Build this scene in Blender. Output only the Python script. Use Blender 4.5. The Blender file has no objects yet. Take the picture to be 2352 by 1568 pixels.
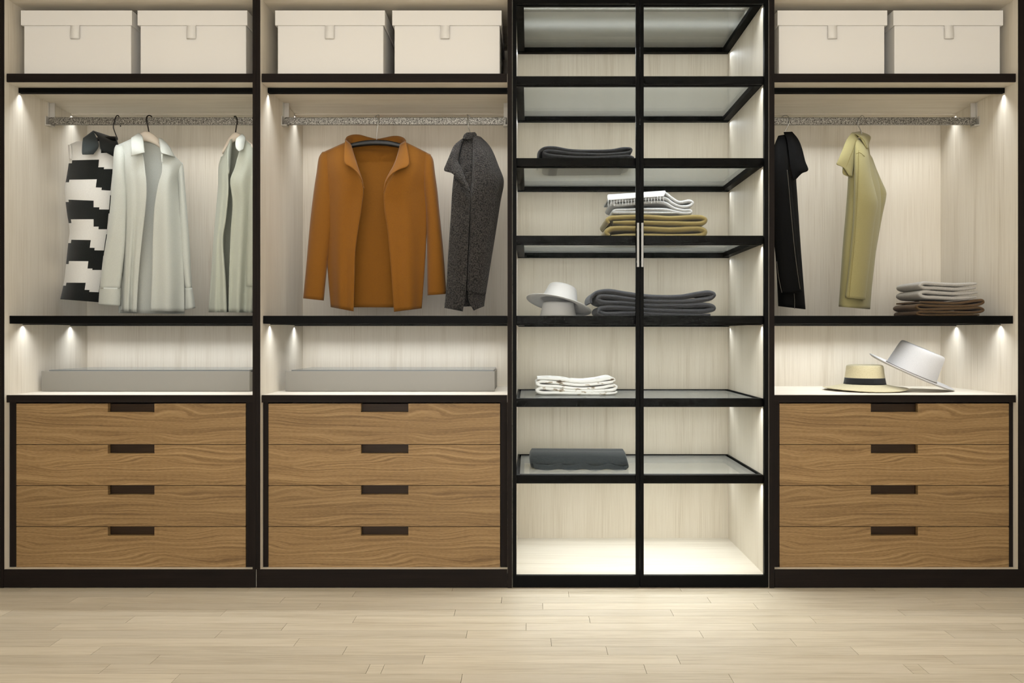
import bpy, bmesh, math, random
import numpy as np
from mathutils import Vector, Matrix

random.seed(7)
S = bpy.context.scene
COL = S.collection

# ------------------------------------------------------------------ camera, world, exposure
FPX, CX, CY, DIST, CAMZ = 1755.0, 1215.0, 774.0, 3.16, 1.037
cam_d = bpy.data.cameras.new('camera'); cam = bpy.data.objects.new('camera', cam_d); COL.objects.link(cam)
cam.location = (0, -DIST, CAMZ); cam.rotation_euler = (math.pi / 2, 0, 0)
cam_d.sensor_width = 36.0; cam_d.lens = 36.0 * FPX / 2352.0
cam_d.shift_x = -(CX - 1176.0) / 2352.0; cam_d.shift_y = (CY - 784.0) / 2352.0
cam_d.clip_start = 0.05
S.camera = cam

W = bpy.data.worlds.new('room_light'); S.world = W; W.use_nodes = True
W.node_tree.nodes['Background'].inputs[0].default_value = (1.0, 0.98, 0.94, 1)
W.node_tree.nodes['Background'].inputs[1].default_value = 3.75

S.view_settings.view_transform = 'Standard'; S.view_settings.look = 'None'
S.view_settings.exposure = 0.0; S.view_settings.gamma = 1.0; S.view_settings.use_curve_mapping = False
S.cycles.use_denoising = True; S.cycles.use_light_tree = False
S.cycles.transparent_max_bounces = 16
S.cycles.max_bounces = 4; S.cycles.diffuse_bounces = 3; S.cycles.glossy_bounces = 2; S.cycles.transmission_bounces = 2
S.cycles.use_adaptive_sampling = True; S.cycles.adaptive_threshold = 0.08; S.cycles.adaptive_min_samples = 12

LED_W = 1.6          # watts of one metre of LED strip
CEIL_W = 18.0        # unseen overhead fill, added to brighten the room
LED_COL = (0.955, 1.0, 1.04)
cl = bpy.data.lights.new('ceiling_panel_light', 'AREA'); cl.shape = 'RECTANGLE'; cl.size = 3.2; cl.size_y = 1.4
cl.energy = CEIL_W; cl.color = (1.0, 0.98, 0.94)
clo = bpy.data.objects.new('ceiling_panel_light', cl); COL.objects.link(clo); clo.location = (0, -1.75, 2.60)

# ------------------------------------------------------------------ helpers
def P(px, py, y):
    """world point seen at photo pixel (px,py) at depth y behind the wardrobe front plane"""
    k = (DIST + y) / FPX
    return ((px - CX) * k, y, CAMZ - (py - CY) * k)
def X(px, y=0.0): return (px - CX) * (DIST + y) / FPX
def Z(py, y=0.0): return CAMZ - (py - CY) * (DIST + y) / FPX

def lin(c):
    f = lambda v: (v / 255 / 12.92) if v / 255 <= 0.04045 else ((v / 255 + 0.055) / 1.055) ** 2.4
    return (f(c[0]), f(c[1]), f(c[2]), 1)

class MB:
    def __init__(s): s.v = []; s.f = []; s.m = []
    def add(s, v, f, mi=0):
        n = len(s.v); s.v += [tuple(p) for p in v]; s.f += [tuple(i + n for i in q) for q in f]
        s.m += (list(mi) if isinstance(mi, (list, tuple)) else [mi] * len(f)); return s
    def box(s, x0, x1, y0, y1, z0, z1, mi=0):
        v = [(x0, y0, z0), (x1, y0, z0), (x1, y1, z0), (x0, y1, z0), (x0, y0, z1), (x1, y0, z1), (x1, y1, z1), (x0, y1, z1)]
        return s.add(v, [(0, 3, 2, 1), (4, 5, 6, 7), (0, 1, 5, 4), (1, 2, 6, 5), (2, 3, 7, 6), (3, 0, 4, 7)], mi)
    def build(s, name, mats, parent=None, smooth=False, bevel=0, solid=0, seg=2, own_origin=False, sub=0):
        me = bpy.data.meshes.new(name)
        base = Vector((0, 0, 0)); p = parent
        while p is not None:
            base += p.location; p = p.parent
        org = Vector((0, 0, 0))
        if own_origin or parent is None:
            a = np.array(s.v); lo, hi = a.min(0), a.max(0)
            org = Vector(((lo[0] + hi[0]) / 2, (lo[1] + hi[1]) / 2, lo[2])) - base
        off = base + org
        me.from_pydata([(a - off.x, b - off.y, c - off.z) for a, b, c in s.v], [], s.f)
        if not isinstance(mats, (list, tuple)): mats = [mats]
        for m in mats: me.materials.append(m)
        me.polygons.foreach_set('material_index', s.m)
        if smooth: me.polygons.foreach_set('use_smooth', [True] * len(s.f))
        if bevel:
            bm = bmesh.new(); bm.from_mesh(me)
            bmesh.ops.bevel(bm, geom=list(bm.edges), offset=bevel, segments=seg, affect='EDGES', profile=0.5, clamp_overlap=True)
            bm.to_mesh(me); bm.free()
        me.update()
        o = bpy.data.objects.new(name, me); COL.objects.link(o); o.location = org
        if parent is not None: o.parent = parent
        if solid:
            md = o.modifiers.new('cloth thickness', 'SOLIDIFY'); md.thickness = solid; md.offset = 0
        if sub:
            md = o.modifiers.new('smooth', 'SUBSURF'); md.levels = sub; md.render_levels = sub
        return o

def tag(o, label, cat, group=None):
    o['label'] = label; o['category'] = cat
    if group: o['group'] = group
    return o
def thing(name, label, cat, loc, group=None):
    o = bpy.data.objects.new(name, None); COL.objects.link(o); o.location = loc; o.empty_display_size = 0.05
    return tag(o, label, cat, group)
def struct(o): o['kind'] = 'structure'; return o
def B(name, x0, x1, y0, y1, z0, z1, mat, parent=None, bevel=0.0, **k):
    return MB().box(x0, x1, y0, y1, z0, z1).build(name, mat, parent, bevel=bevel, **k)

def spline(pts, n, closed=False):
    """centripetal-ish Catmull-Rom resample of control points (rows of floats)"""
    a = np.array(pts, float); m = len(a)
    if m == 2: 
        t = np.linspace(0, 1, n)[:, None]; return a[0] * (1 - t) + a[1] * t
    ext = np.vstack([2 * a[0] - a[1], a, 2 * a[-1] - a[-2]])
    d = np.sqrt(np.linalg.norm(np.diff(ext[:, :3] if a.shape[1] < 6 else ext, axis=0), axis=1)) + 1e-4
    T = np.concatenate([[0], np.cumsum(d)])
    out = []
    # arc parameter between T[1] and T[-2]
    for t in np.linspace(T[1], T[-2], n):
        i = min(max(np.searchsorted(T, t, side='right') - 1, 1), m - 1)
        p0, p1, p2, p3 = ext[i - 1], ext[i], ext[i + 1], ext[i + 2]
        t0, t1, t2, t3 = T[i - 1], T[i], T[i + 1], T[i + 2]
        A1 = (t1 - t) / (t1 - t0) * p0 + (t - t0) / (t1 - t0) * p1
        A2 = (t2 - t) / (t2 - t1) * p1 + (t - t1) / (t2 - t1) * p2
        A3 = (t3 - t) / (t3 - t2) * p2 + (t - t2) / (t3 - t2) * p3
        B1 = (t2 - t) / (t2 - t0) * A1 + (t - t0) / (t2 - t0) * A2
        B2 = (t3 - t) / (t3 - t1) * A2 + (t - t1) / (t3 - t1) * A3
        out.append((t2 - t) / (t2 - t1) * B1 + (t - t1) / (t2 - t1) * B2)
    return np.array(out)

def grid_faces(nr, nc, closed=False):
    f = []
    for r in range(nr - 1):
        for c in range(nc if closed else nc - 1):
            d = (c + 1) % nc
            f.append((r * nc + c, r * nc + d, (r + 1) * nc + d, (r + 1) * nc + c))
    return f
def panel(rows, nu=16, nv=40, fold=None):
    """cloth sheet between a left and a right edge; row = Lx,Ly,Ldepth, Rx,Ry,Rdepth, bulge"""
    R = spline(rows, nv); v = []
    for j, r in enumerate(R):
        for i in range(nu):
            u = i / (nu - 1)
            d = r[2] + (r[5] - r[2]) * u - r[6] * math.sin(math.pi * u)
            if fold: d += fold(u, j / (nv - 1))
            v.append(P(r[0] + (r[3] - r[0]) * u, r[1] + (r[4] - r[1]) * u, d))
    return v, grid_faces(nv, nu)
def tube(rows, nu=28, nv=40, fold=None, ex=0.85):
    R = spline(rows, nv); v = []
    for j, r in enumerate(R):
        for i in range(nu):
            th = 2 * math.pi * i / nu; u = (1 - math.cos(th)) / 2; s = math.sin(th)
            d = r[2] + (r[5] - r[2]) * u - r[6] * math.copysign(abs(s) ** ex, s)
            if fold: d += fold(i / nu, j / (nv - 1))
            v.append(P(r[0] + (r[3] - r[0]) * u, r[1] + (r[4] - r[1]) * u, d))
    return v, grid_faces(nv, nu, True)
def wire(pts, rad, n=8, seg=6, res=6):
    """round tube through 3-D points"""
    C = spline(pts, max(8, len(pts) * res)); m = len(C); v = []; f = []
    up = np.array((0.3, 0.8, 0.5))
    for i in range(m):
        t = C[min(i + 1, m - 1)] - C[max(i - 1, 0)]; t /= np.linalg.norm(t) + 1e-9
        a = np.cross(t, up); a /= np.linalg.norm(a) + 1e-9; b = np.cross(t, a)
        for k in range(seg):
            an = 2 * math.pi * k / seg
            v.append(tuple(C[i] + rad * (math.cos(an) * a + math.sin(an) * b)))
    f = grid_faces(m, seg, True)
    f.append(tuple(range(seg))[::-1]); f.append(tuple(range((m - 1) * seg, m * seg)))
    return v, f
def ribbon(path, th, y0, y1, n=90, px=True, axis='y', wob=0.0):
    """one folded layer of cloth: a path in the x-z plane, swept along the depth with rounded edges"""
    q = [(P(a, b, y0)[0], P(a, b, y0)[2]) if px else (a, b) for a, b in path]
    h = th / 2 * ((DIST + y0) / FPX if px else 1.0)
    C = spline(q, n); v = []
    prof = []
    e = min(h * 1.3, (y1 - y0) / 4); K = 5
    for k in range(K): a = math.pi / 2 * k / (K - 1); prof.append((y0 + e * (1 - math.sin(a)), h * math.cos(a)))
    top = [(y, w) for y, w in prof][::-1]        # from edge 0 width up
    top = [(y0 + e * (1 - math.cos(math.pi / 2 * k / (K - 1))), h * math.sin(math.pi / 2 * k / (K - 1))) for k in range(K)]
    back = [(y1 - e * (1 - math.cos(math.pi / 2 * k / (K - 1))), h * math.sin(math.pi / 2 * k / (K - 1))) for k in range(K)][::-1]
    ring = [(y, w) for y, w in top] + back + [(y, -w) for y, w in back[:-1]][::-1] + [(y, -w) for y, w in top[1:]][::-1]
    for i in range(n):
        t = C[min(i + 1, n - 1)] - C[max(i - 1, 0)]; t /= np.linalg.norm(t) + 1e-9
        nn = np.array((-t[1], t[0])); s = i / (n - 1)
        taper = min(1, 0.55 + 8 * min(s, 1 - s))
        dy = wob * math.sin(7 * s + 1.3) if wob else 0
        for y, w in ring:
            a, b = C[i] + nn * w * taper
            v.append((a, y + dy, b) if axis == 'y' else (y + dy, a, b))
    m = len(ring); f = grid_faces(n, m, True)
    f.append(tuple(range(m))); f.append(tuple(range((n - 1) * m, n * m))[::-1])
    return v, f

# ------------------------------------------------------------------ materials
def mat(name, base, rough=0.6, metal=0.0, spec=0.5):
    m = bpy.data.materials.new(name); m.use_nodes = True
    b = m.node_tree.nodes['Principled BSDF']
    b.inputs['Base Color'].default_value = lin(base); b.inputs['Roughness'].default_value = rough
    b.inputs['Metallic'].default_value = metal; b.inputs['Specular IOR Level'].default_value = spec
    return m
def N(m, t, **k):
    n = m.node_tree.nodes.new(t)
    for a, b in k.items(): setattr(n, a, b)
    return n
def L(m, a, b): m.node_tree.links.new(a, b)
def ramp(m, stops):
    r = N(m, 'ShaderNodeValToRGB'); el = r.color_ramp.elements
    while len(el) > 1: el.remove(el[-1])
    el[0].position = stops[0][0]; el[0].color = lin(stops[0][1])
    for p, c in stops[1:]: e = el.new(p); e.color = lin(c)
    return r
def grain_wood(name, stops, scale, fine, rough=0.55, bump=0.05, rand=False, distort=0.6, spec=0.25):
    m = mat(name, stops[0][1], rough, spec=spec); b = m.node_tree.nodes['Principled BSDF']
    tc = N(m, 'ShaderNodeTexCoord'); vec = tc.outputs['Object']
    if rand:
        oi = N(m, 'ShaderNodeObjectInfo'); ad = N(m, 'ShaderNodeVectorMath', operation='MULTIPLY_ADD')
        cmb = N(m, 'ShaderNodeCombineXYZ')
        for i in range(3): L(m, oi.outputs['Random'], cmb.inputs[i])
        L(m, cmb.outputs[0], ad.inputs[0]); ad.inputs[1].default_value = (37, 23, 51); L(m, vec, ad.inputs[2]); vec = ad.outputs[0]
    mp = N(m, 'ShaderNodeMapping'); mp.inputs['Scale'].default_value = scale; L(m, vec, mp.inputs['Vector'])
    n1 = N(m, 'ShaderNodeTexNoise'); n1.inputs['Scale'].default_value = 1; n1.inputs['Detail'].default_value = 4; n1.inputs['Distortion'].default_value = distort
    L(m, mp.outputs[0], n1.inputs['Vector'])
    mp2 = N(m, 'ShaderNodeMapping'); mp2.inputs['Scale'].default_value = fine; L(m, vec, mp2.inputs['Vector'])
    n2 = N(m, 'ShaderNodeTexNoise'); n2.inputs['Scale'].default_value = 1; n2.inputs['Detail'].default_value = 2; L(m, mp2.outputs[0], n2.inputs['Vector'])
    mx = N(m, 'ShaderNodeMath', operation='MULTIPLY_ADD'); L(m, n2.outputs[0], mx.inputs[0]); mx.inputs[1].default_value = 0.55
    m2 = N(m, 'ShaderNodeMath', operation='MULTIPLY'); L(m, n1.outputs[0], m2.inputs[0]); m2.inputs[1].default_value = 0.45
    L(m, m2.outputs[0], mx.inputs[2])
    r = ramp(m, stops); L(m, mx.outputs[0], r.inputs[0]); out = r.outputs[0]
    if rand:
        oi = N(m, 'ShaderNodeObjectInfo'); hs = N(m, 'ShaderNodeHueSaturation')
        mr = N(m, 'ShaderNodeMapRange'); mr.inputs[3].default_value = 0.90; mr.inputs[4].default_value = 1.07
        L(m, oi.outputs['Random'], mr.inputs[0]); L(m, mr.outputs[0], hs.inputs['Value']); L(m, out, hs.inputs['Color']); out = hs.outputs[0]
    L(m, out, b.inputs['Base Color'])
    return m

LW = [(0.30, (199, 188, 169)), (0.46, (218, 209, 193)), (0.58, (225, 217, 202)), (0.72, (209, 199, 181))]
M_LV = grain_wood('pale_wood_vertical', LW, (16, 16, 0.7), (300, 300, 4))
M_LH = grain_wood('pale_wood_horizontal', LW, (0.7, 16, 16), (4, 300, 300))
M_DV = grain_wood('espresso_wood_vertical', [(0.3, (16, 12, 10)), (0.7, (32, 25, 21))], (30, 30, 1), (240, 240, 4), 0.6, spec=0.12)
M_DH = grain_wood('espresso_wood_horizontal', [(0.3, (16, 12, 10)), (0.7, (32, 25, 21))], (1, 30, 30), (4, 240, 240), 0.6, spec=0.12)
M_FL = grain_wood('pale_oak_plank', [(0.30, (181, 166, 142)), (0.48, (202, 190, 167)), (0.60, (210, 198, 177)), (0.75, (194, 180, 156))],
                  (1.6, 22, 22), (7, 260, 260), 0.42, 0.06, rand=True)
M_FL.node_tree.nodes['Principled BSDF'].inputs['Specular IOR Level'].default_value = 0.35

def walnut():
    m = mat('walnut_veneer', (140, 108, 66), 0.5, spec=0.3); b = m.node_tree.nodes['Principled BSDF']
    tc = N(m, 'ShaderNodeTexCoord'); oi = N(m, 'ShaderNodeObjectInfo')
    cmb = N(m, 'ShaderNodeCombineXYZ'); L(m, oi.outputs['Object Index'], cmb.inputs[1]); L(m, oi.outputs['Object Index'], cmb.inputs[2]); L(m, oi.outputs['Object Index'], cmb.inputs[0])
    ad = N(m, 'ShaderNodeVectorMath', operation='MULTIPLY_ADD'); L(m, cmb.outputs[0], ad.inputs[0]); ad.inputs[1].default_value = (3.7, 5.3, 1.93); L(m, tc.outputs['Object'], ad.inputs[2])
    # broad warping of the growth rings
    mw = N(m, 'ShaderNodeMapping'); mw.inputs['Scale'].default_value = (2.2, 2.2, 7.0); L(m, ad.outputs[0], mw.inputs['Vector'])
    nw = N(m, 'ShaderNodeTexNoise'); nw.inputs['Scale'].default_value = 1; nw.inputs['Detail'].default_value = 1.5; L(m, mw.outputs[0], nw.inputs['Vector'])
    sp = N(m, 'ShaderNodeSeparateXYZ'); L(m, ad.outputs[0], sp.inputs[0])
    h = N(m, 'ShaderNodeMath', operation='MULTIPLY_ADD'); L(m, nw.outputs[0], h.inputs[0]); h.inputs[1].default_value = 0.12; L(m, sp.outputs[2], h.inputs[2])
    ms = N(m, 'ShaderNodeMapping'); ms.inputs['Scale'].default_value = (5, 40, 40); L(m, ad.outputs[0], ms.inputs['Vector'])
    ns = N(m, 'ShaderNodeTexNoise'); ns.inputs['Scale'].default_value = 1; ns.inputs['Detail'].default_value = 3; L(m, ms.outputs[0], ns.inputs['Vector'])
    h2 = N(m, 'ShaderNodeMath', operation='MULTIPLY_ADD'); L(m, ns.outputs[0], h2.inputs[0]); h2.inputs[1].default_value = 0.012; L(m, h.outputs[0], h2.inputs[2])
    k = N(m, 'ShaderNodeMath', operation='MULTIPLY'); L(m, h2.outputs[0], k.inputs[0]); k.inputs[1].default_value = 140.0
    c2 = N(m, 'ShaderNodeCombineXYZ'); L(m, k.outputs[0], c2.inputs[2])
    sx = N(m, 'ShaderNodeMath', operation='MULTIPLY'); L(m, sp.outputs[0], sx.inputs[0]); sx.inputs[1].default_value = 1.6; L(m, sx.outputs[0], c2.inputs[0])
    n3 = N(m, 'ShaderNodeTexNoise'); n3.inputs['Scale'].default_value = 1; n3.inputs['Detail'].default_value = 3; n3.inputs['Roughness'].default_value = 0.6; L(m, c2.outputs[0], n3.inputs['Vector'])
    mf = N(m, 'ShaderNodeMapping'); mf.inputs['Scale'].default_value = (60, 200, 420); L(m, ad.outputs[0], mf.inputs['Vector'])
    nf = N(m, 'ShaderNodeTexNoise'); nf.inputs['Scale'].default_value = 1; nf.inputs['Detail'].default_value = 1; L(m, mf.outputs[0], nf.inputs['Vector'])
    mx = N(m, 'ShaderNodeMath', operation='MULTIPLY_ADD'); L(m, nf.outputs[0], mx.inputs[0]); mx.inputs[1].default_value = 0.22
    m7 = N(m, 'ShaderNodeMath', operation='MULTIPLY'); L(m, n3.outputs[0], m7.inputs[0]); m7.inputs[1].default_value = 0.78; L(m, m7.outputs[0], mx.inputs[2])
    r = ramp(m, [(0.26, (88, 66, 39)), (0.42, (124, 97, 62)), (0.54, (146, 117, 78)), (0.70, (170, 141, 99))])
    L(m, mx.outputs[0], r.inputs[0])
    fr = N(m, 'ShaderNodeMath', operation='MULTIPLY'); L(m, oi.outputs['Object Index'], fr.inputs[0]); fr.inputs[1].default_value = 0.37
    f2 = N(m, 'ShaderNodeMath', operation='FRACT'); L(m, fr.outputs[0], f2.inputs[0])
    f3 = N(m, 'ShaderNodeMapRange'); f3.inputs[3].default_value = 0.90; f3.inputs[4].default_value = 1.10; L(m, f2.outputs[0], f3.inputs[0])
    hs = N(m, 'ShaderNodeHueSaturation'); L(m, f3.outputs[0], hs.inputs['Value']); L(m, r.outputs[0], hs.inputs['Color']); L(m, hs.outputs[0], b.inputs['Base Color'])
    return m
M_WAL = walnut()
M_REC = grain_wood('dark_brown_pull', [(0.3, (34, 22, 11)), (0.7, (56, 38, 20))], (3, 40, 40), (10, 260, 260), 0.5)  # darker brown than the drawer fronts, used behind the notches
M_BLK = mat('black_metal', (4, 4, 3), 0.5, 0.0, 0.08)
M_WALL = mat('wall_paint', (222, 214, 198), 0.8)
M_BOX = mat('white_board', (230, 227, 222), 0.65, spec=0.25)
M_GREY = mat('grey_lacquer', (124, 120, 112), 0.45)
M_GRD = mat('grey_lacquer_lid', (104, 106, 104), 0.18)
M_LED = bpy.data.materials.new('led_diffuser'); M_LED.use_nodes = True
_b = M_LED.node_tree.nodes['Principled BSDF']; _b.inputs['Base Color'].default_value = (0.9, 0.88, 0.82, 1)
_b.inputs['Emission Color'].default_value = (*LED_COL, 1); _b.inputs['Emission Strength'].default_value = 1.0

def rail_metal():
    m = mat('brushed_steel', (150, 147, 140), 0.42, 0.75); b = m.node_tree.nodes['Principled BSDF']
    tc = N(m, 'ShaderNodeTexCoord'); n = N(m, 'ShaderNodeTexNoise'); n.inputs['Scale'].default_value = 330; n.inputs['Detail'].default_value = 1
    L(m, tc.outputs['Object'], n.inputs['Vector'])
    r = ramp(m, [(0.36, (74, 72, 68)), (0.5, (132, 129, 123)), (0.64, (182, 179, 172))]); L(m, n.outputs[0], r.inputs[0]); L(m, r.outputs[0], b.inputs['Base Color'])  # sparkle of the rough metal painted into the base colour as speckle
    bp = N(m, 'ShaderNodeBump'); bp.inputs['Strength'].default_value = 0.25; bp.inputs['Distance'].default_value = 0.001
    L(m, n.outputs[0], bp.inputs['Height']); L(m, bp.outputs[0], b.inputs['Normal'])
    return m
M_RAIL = rail_metal()
M_STEEL = mat('satin_steel', (176, 174, 168), 0.3, 0.9)
M_BRK = mat('light_steel', (196, 192, 184), 0.45, 0.25)
M_PULL = mat('satin_handle', (142, 140, 136), 0.4, 0.6)
M_HOOKD = mat('dark_hook', (52, 46, 42), 0.35, 0.7)
M_CREAM = mat('cream_hanger', (226, 214, 198), 0.5)
M_BHANG = mat('black_hanger', (14, 14, 15), 0.35)

def cloth(name, a, b_, scale=900, bump=0.25, rough=0.9, big=0.0, sheen=0.15, dist=0.001, detail=2):
    m = mat(name, a, rough, spec=0.15); b = m.node_tree.nodes['Principled BSDF']
    b.inputs['Sheen Weight'].default_value = sheen
    tc = N(m, 'ShaderNodeTexCoord'); n = N(m, 'ShaderNodeTexNoise'); n.inputs['Scale'].default_value = scale; n.inputs['Detail'].default_value = detail
    L(m, tc.outputs['Object'], n.inputs['Vector'])
    r = ramp(m, [(0.35, a), (0.65, b_)]); L(m, n.outputs[0], r.inputs[0]); L(m, r.outputs[0], b.inputs['Base Color'])
    bp = N(m, 'ShaderNodeBump'); bp.inputs['Strength'].default_value = bump; bp.inputs['Distance'].default_value = dist
    L(m, n.outputs[0], bp.inputs['Height']); L(m, bp.outputs[0], b.inputs['Normal'])
    return m
C_WHITE = cloth('white_cotton', (184, 187, 179), (197, 199, 191), 700, 0.15)
C_SAGE = cloth('pale_sage_cotton', (176, 180, 165), (188, 191, 177), 700, 0.15)
C_CAMEL = cloth('camel_felt', (120, 75, 21), (134, 87, 27), 900, 0.15)
C_CHAR = cloth('charcoal_boucle', (14, 14, 15), (70, 66, 63), 190, 1.0, dist=0.007, detail=3)
C_BLACK = cloth('black_wool', (4, 4, 4), (8, 8, 8), 800, 0.1, sheen=0.0)
C_SEAM = mat('grey_seam_thread', (92, 88, 80), 0.8)
C_OLIVE = cloth('khaki_felt', (146, 138, 94), (158, 150, 106), 800, 0.12)
C_OSEAM = mat('khaki_seam', (128, 116, 66), 0.9)
C_CSEAM = mat('camel_seam', (110, 66, 18), 0.9)
C_SB = cloth('black_stripe_cloth', (22, 23, 22), (34, 36, 34), 700, 0.2)
C_SW = cloth('white_stripe_cloth', (206, 204, 198), (222, 220, 214), 700, 0.2)
C_SC = cloth('slate_collar_cloth', (44, 50, 50), (62, 68, 68), 700, 0.2)
C_DKNIT = cloth('dark_grey_knit', (26, 27, 29), (76, 76, 80), 620, 0.6, dist=0.002)
C_DTOW = cloth('slate_towel', (32, 36, 37), (58, 62, 63), 600, 0.5, dist=0.002)
C_THROW = cloth('pale_grey_throw', (158, 159, 160), (190, 190, 190), 420, 0.5, dist=0.002)
C_THROWW = cloth('white_throw_edge', (188, 189, 190), (206, 206, 206), 420, 0.4, dist=0.002)
C_OTROU = cloth('olive_twill', (120, 105, 63), (138, 122, 77), 900, 0.25)
C_GTOW = cloth('grey_towel', (160, 157, 152), (186, 182, 176), 420, 0.5, dist=0.002)
C_BTOW = cloth('brown_towel', (82, 63, 44), (102, 80, 56), 420, 0.5, dist=0.002)
C_WHAT = cloth('white_felt_hat', (186, 184, 182), (194, 192, 190), 500, 0.15)
C_STRAW = cloth('straw_weave', (178, 167, 132), (200, 190, 158), 520, 0.5, dist=0.0015)
C_BAND = cloth('black_hat_band', (20, 21, 22), (40, 41, 42), 700, 0.3)
def stained():
    m = cloth('white_cloth_stained', (226, 226, 222), (238, 238, 235), 500, 0.3); b = m.node_tree.nodes['Principled BSDF']
    tc = N(m, 'ShaderNodeTexCoord'); mp = N(m, 'ShaderNodeMapping'); mp.inputs['Scale'].default_value = (22, 22, 60); L(m, tc.outputs['Object'], mp.inputs['Vector'])
    n = N(m, 'ShaderNodeTexNoise'); n.inputs['Scale'].default_value = 1; n.inputs['Detail'].default_value = 5; L(m, mp.outputs[0], n.inputs['Vector'])
    r = ramp(m, [(0.56, (232, 231, 227)), (0.62, (176, 164, 146)), (0.68, (92, 80, 66))]); L(m, n.outputs[0], r.inputs[0]); L(m, r.outputs[0], b.inputs['Base Color'])
    return m
C_STAIN = stained()

def glass(name, tint, gloss, rough, body=0.0, bodycol=(180, 180, 176)):
    m = bpy.data.materials.new(name); m.use_nodes = True; nt = m.node_tree; nt.nodes.clear()
    o = N(m, 'ShaderNodeOutputMaterial'); t = N(m, 'ShaderNodeBsdfTransparent'); t.inputs[0].default_value = (*tint, 1)
    g = N(m, 'ShaderNodeBsdfGlossy'); g.inputs['Roughness'].default_value = rough
    lw = N(m, 'ShaderNodeFresnel'); lw.inputs['IOR'].default_value = 1.45
    mu = N(m, 'ShaderNodeMath', operation='MULTIPLY'); L(m, lw.outputs[0], mu.inputs[0]); mu.inputs[1].default_value = gloss
    sh = t.outputs[0]
    if body:
        d = N(m, 'ShaderNodeBsdfDiffuse'); d.inputs[0].default_value = lin(bodycol)
        tr = N(m, 'ShaderNodeBsdfTranslucent'); tr.inputs[0].default_value = lin(bodycol)
        a = N(m, 'ShaderNodeAddShader'); h = N(m, 'ShaderNodeMixShader'); h.inputs[0].default_value = 0.5
        L(m, d.outputs[0], h.inputs[1]); L(m, tr.outputs[0], h.inputs[2])
        q = N(m, 'ShaderNodeMixShader'); q.inputs[0].default_value = body; L(m, sh, q.inputs[1]); L(m, h.outputs[0], q.inputs[2]); sh = q.outputs[0]
    x = N(m, 'ShaderNodeMixShader'); L(m, mu.outputs[0], x.inputs[0]); L(m, sh, x.inputs[1]); L(m, g.outputs[0], x.inputs[2])
    L(m, x.outputs[0], o.inputs[0])
    return m
M_GSHELF = glass('smoked_shelf_glass', (0.89, 0.90, 0.88), 0.5, 0.06, 0.28, (232, 232, 228))
M_GDOOR = glass('clear_door_glass', (0.985, 0.99, 0.985), 0.06, 0.02)

# ------------------------------------------------------------------ room shell
XL, XR, DEP = X(-0.6), X(2355), 0.615
HT = 2.475
ROW0, ROWP = -0.041, 0.0695
YN = ROW0 - 18 * ROWP
floor = struct(B('floor', XL - 0.02, XR + 0.02, -5.2, DEP + 0.02, -0.06, -0.012, mat('subfloor_oak', (205, 188, 156), 0.5)))
rows_ends = {0: [(0, 150), (0, 1150), (0, 2080), (1, 770), (1, 1650)],
             1: [(0, 690), (0, 1626), (1, 260), (1, 1187), (1, 2170)], 2: [(0, 335), (0, 1297), (0, 2304), (1, 905), (1, 1920)],
             3: [(0, 483), (0, 1462), (1, 141), (1, 1120), (1, 2150)], 4: [(0, 35), (0, 1027), (0, 2089), (1, 735), (1, 1790)],
             5: [(0, 597), (0, 1628), (1, 356), (1, 1382)], 6: [(0, 255), (0, 1305), (1, 65), (1, 1117), (1, 2225)],
             7: [(0, 1003), (0, 2144), (1, 870), (1, 2010)], 8: [(0, 255), (0, 1362), (1, 180), (1, 1292)],
             9: [(0, 443), (0, 1583), (1, 436), (1, 1573)], 10: [(0, 712), (0, 1946), (1, 765), (1, 2005)],
             11: [(0, 480), (0, 1690), (0, 1758), (1, 612), (1, 1820), (1, 1890)], 12: [(0, 805), (0, 2120), (1, 1008), (1, 2320)]}
for r in range(19):
    yb = ROW0 - (r - 1) * ROWP if r else 0.04
    yf = ROW0 - r * ROWP if r else ROW0
    ym = (yb + yf) / 2
    if r in rows_ends:
        xs = [(h * 1176 + zx / 2.0 - CX) * (DIST + ym) / FPX for h, zx in rows_ends[r]]
    else:
        xs = []; x = XL + random.uniform(0.2, 0.7)
        while x < XR - 0.15: xs.append(x); x += random.uniform(0.55, 0.95)
    xs = [XL] + [x for x in xs if XL + 0.05 < x < XR - 0.05]
    # fill long gaps towards the right end of the row
    while XR - xs[-1] > 1.0: xs.append(xs[-1] + 0.78)
    xs.append(XR)
    for a, b in zip(xs[:-1], xs[1:]):
        g = 0.0007
        B('floor_plank', a + g, b - g, yf + g, yb - g, -0.012, 0.0, M_FL, floor, own_origin=True)
B('floor_plank_field', XL, XR, -5.2, YN - 0.001, -0.012, 0.0, M_FL, floor, own_origin=True)
struct(B('wall_back', XL - 0.1, XR + 0.1, DEP + 0.022, DEP + 0.12, -0.06, 2.66, M_WALL))
struct(B('wall_left', XL - 0.12, XL - 0.021, -5.2, DEP + 0.02, -0.06, 2.66, M_WALL))
struct(B('wall_right', XR + 0.021, XR + 0.12, -5.2, DEP + 0.02, -0.06, 2.66, M_WALL))
ceiling = struct(B('ceiling', XL - 0.12, XR + 0.12, -5.2, DEP + 0.12, 2.662, 2.72, M_WALL))

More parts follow.
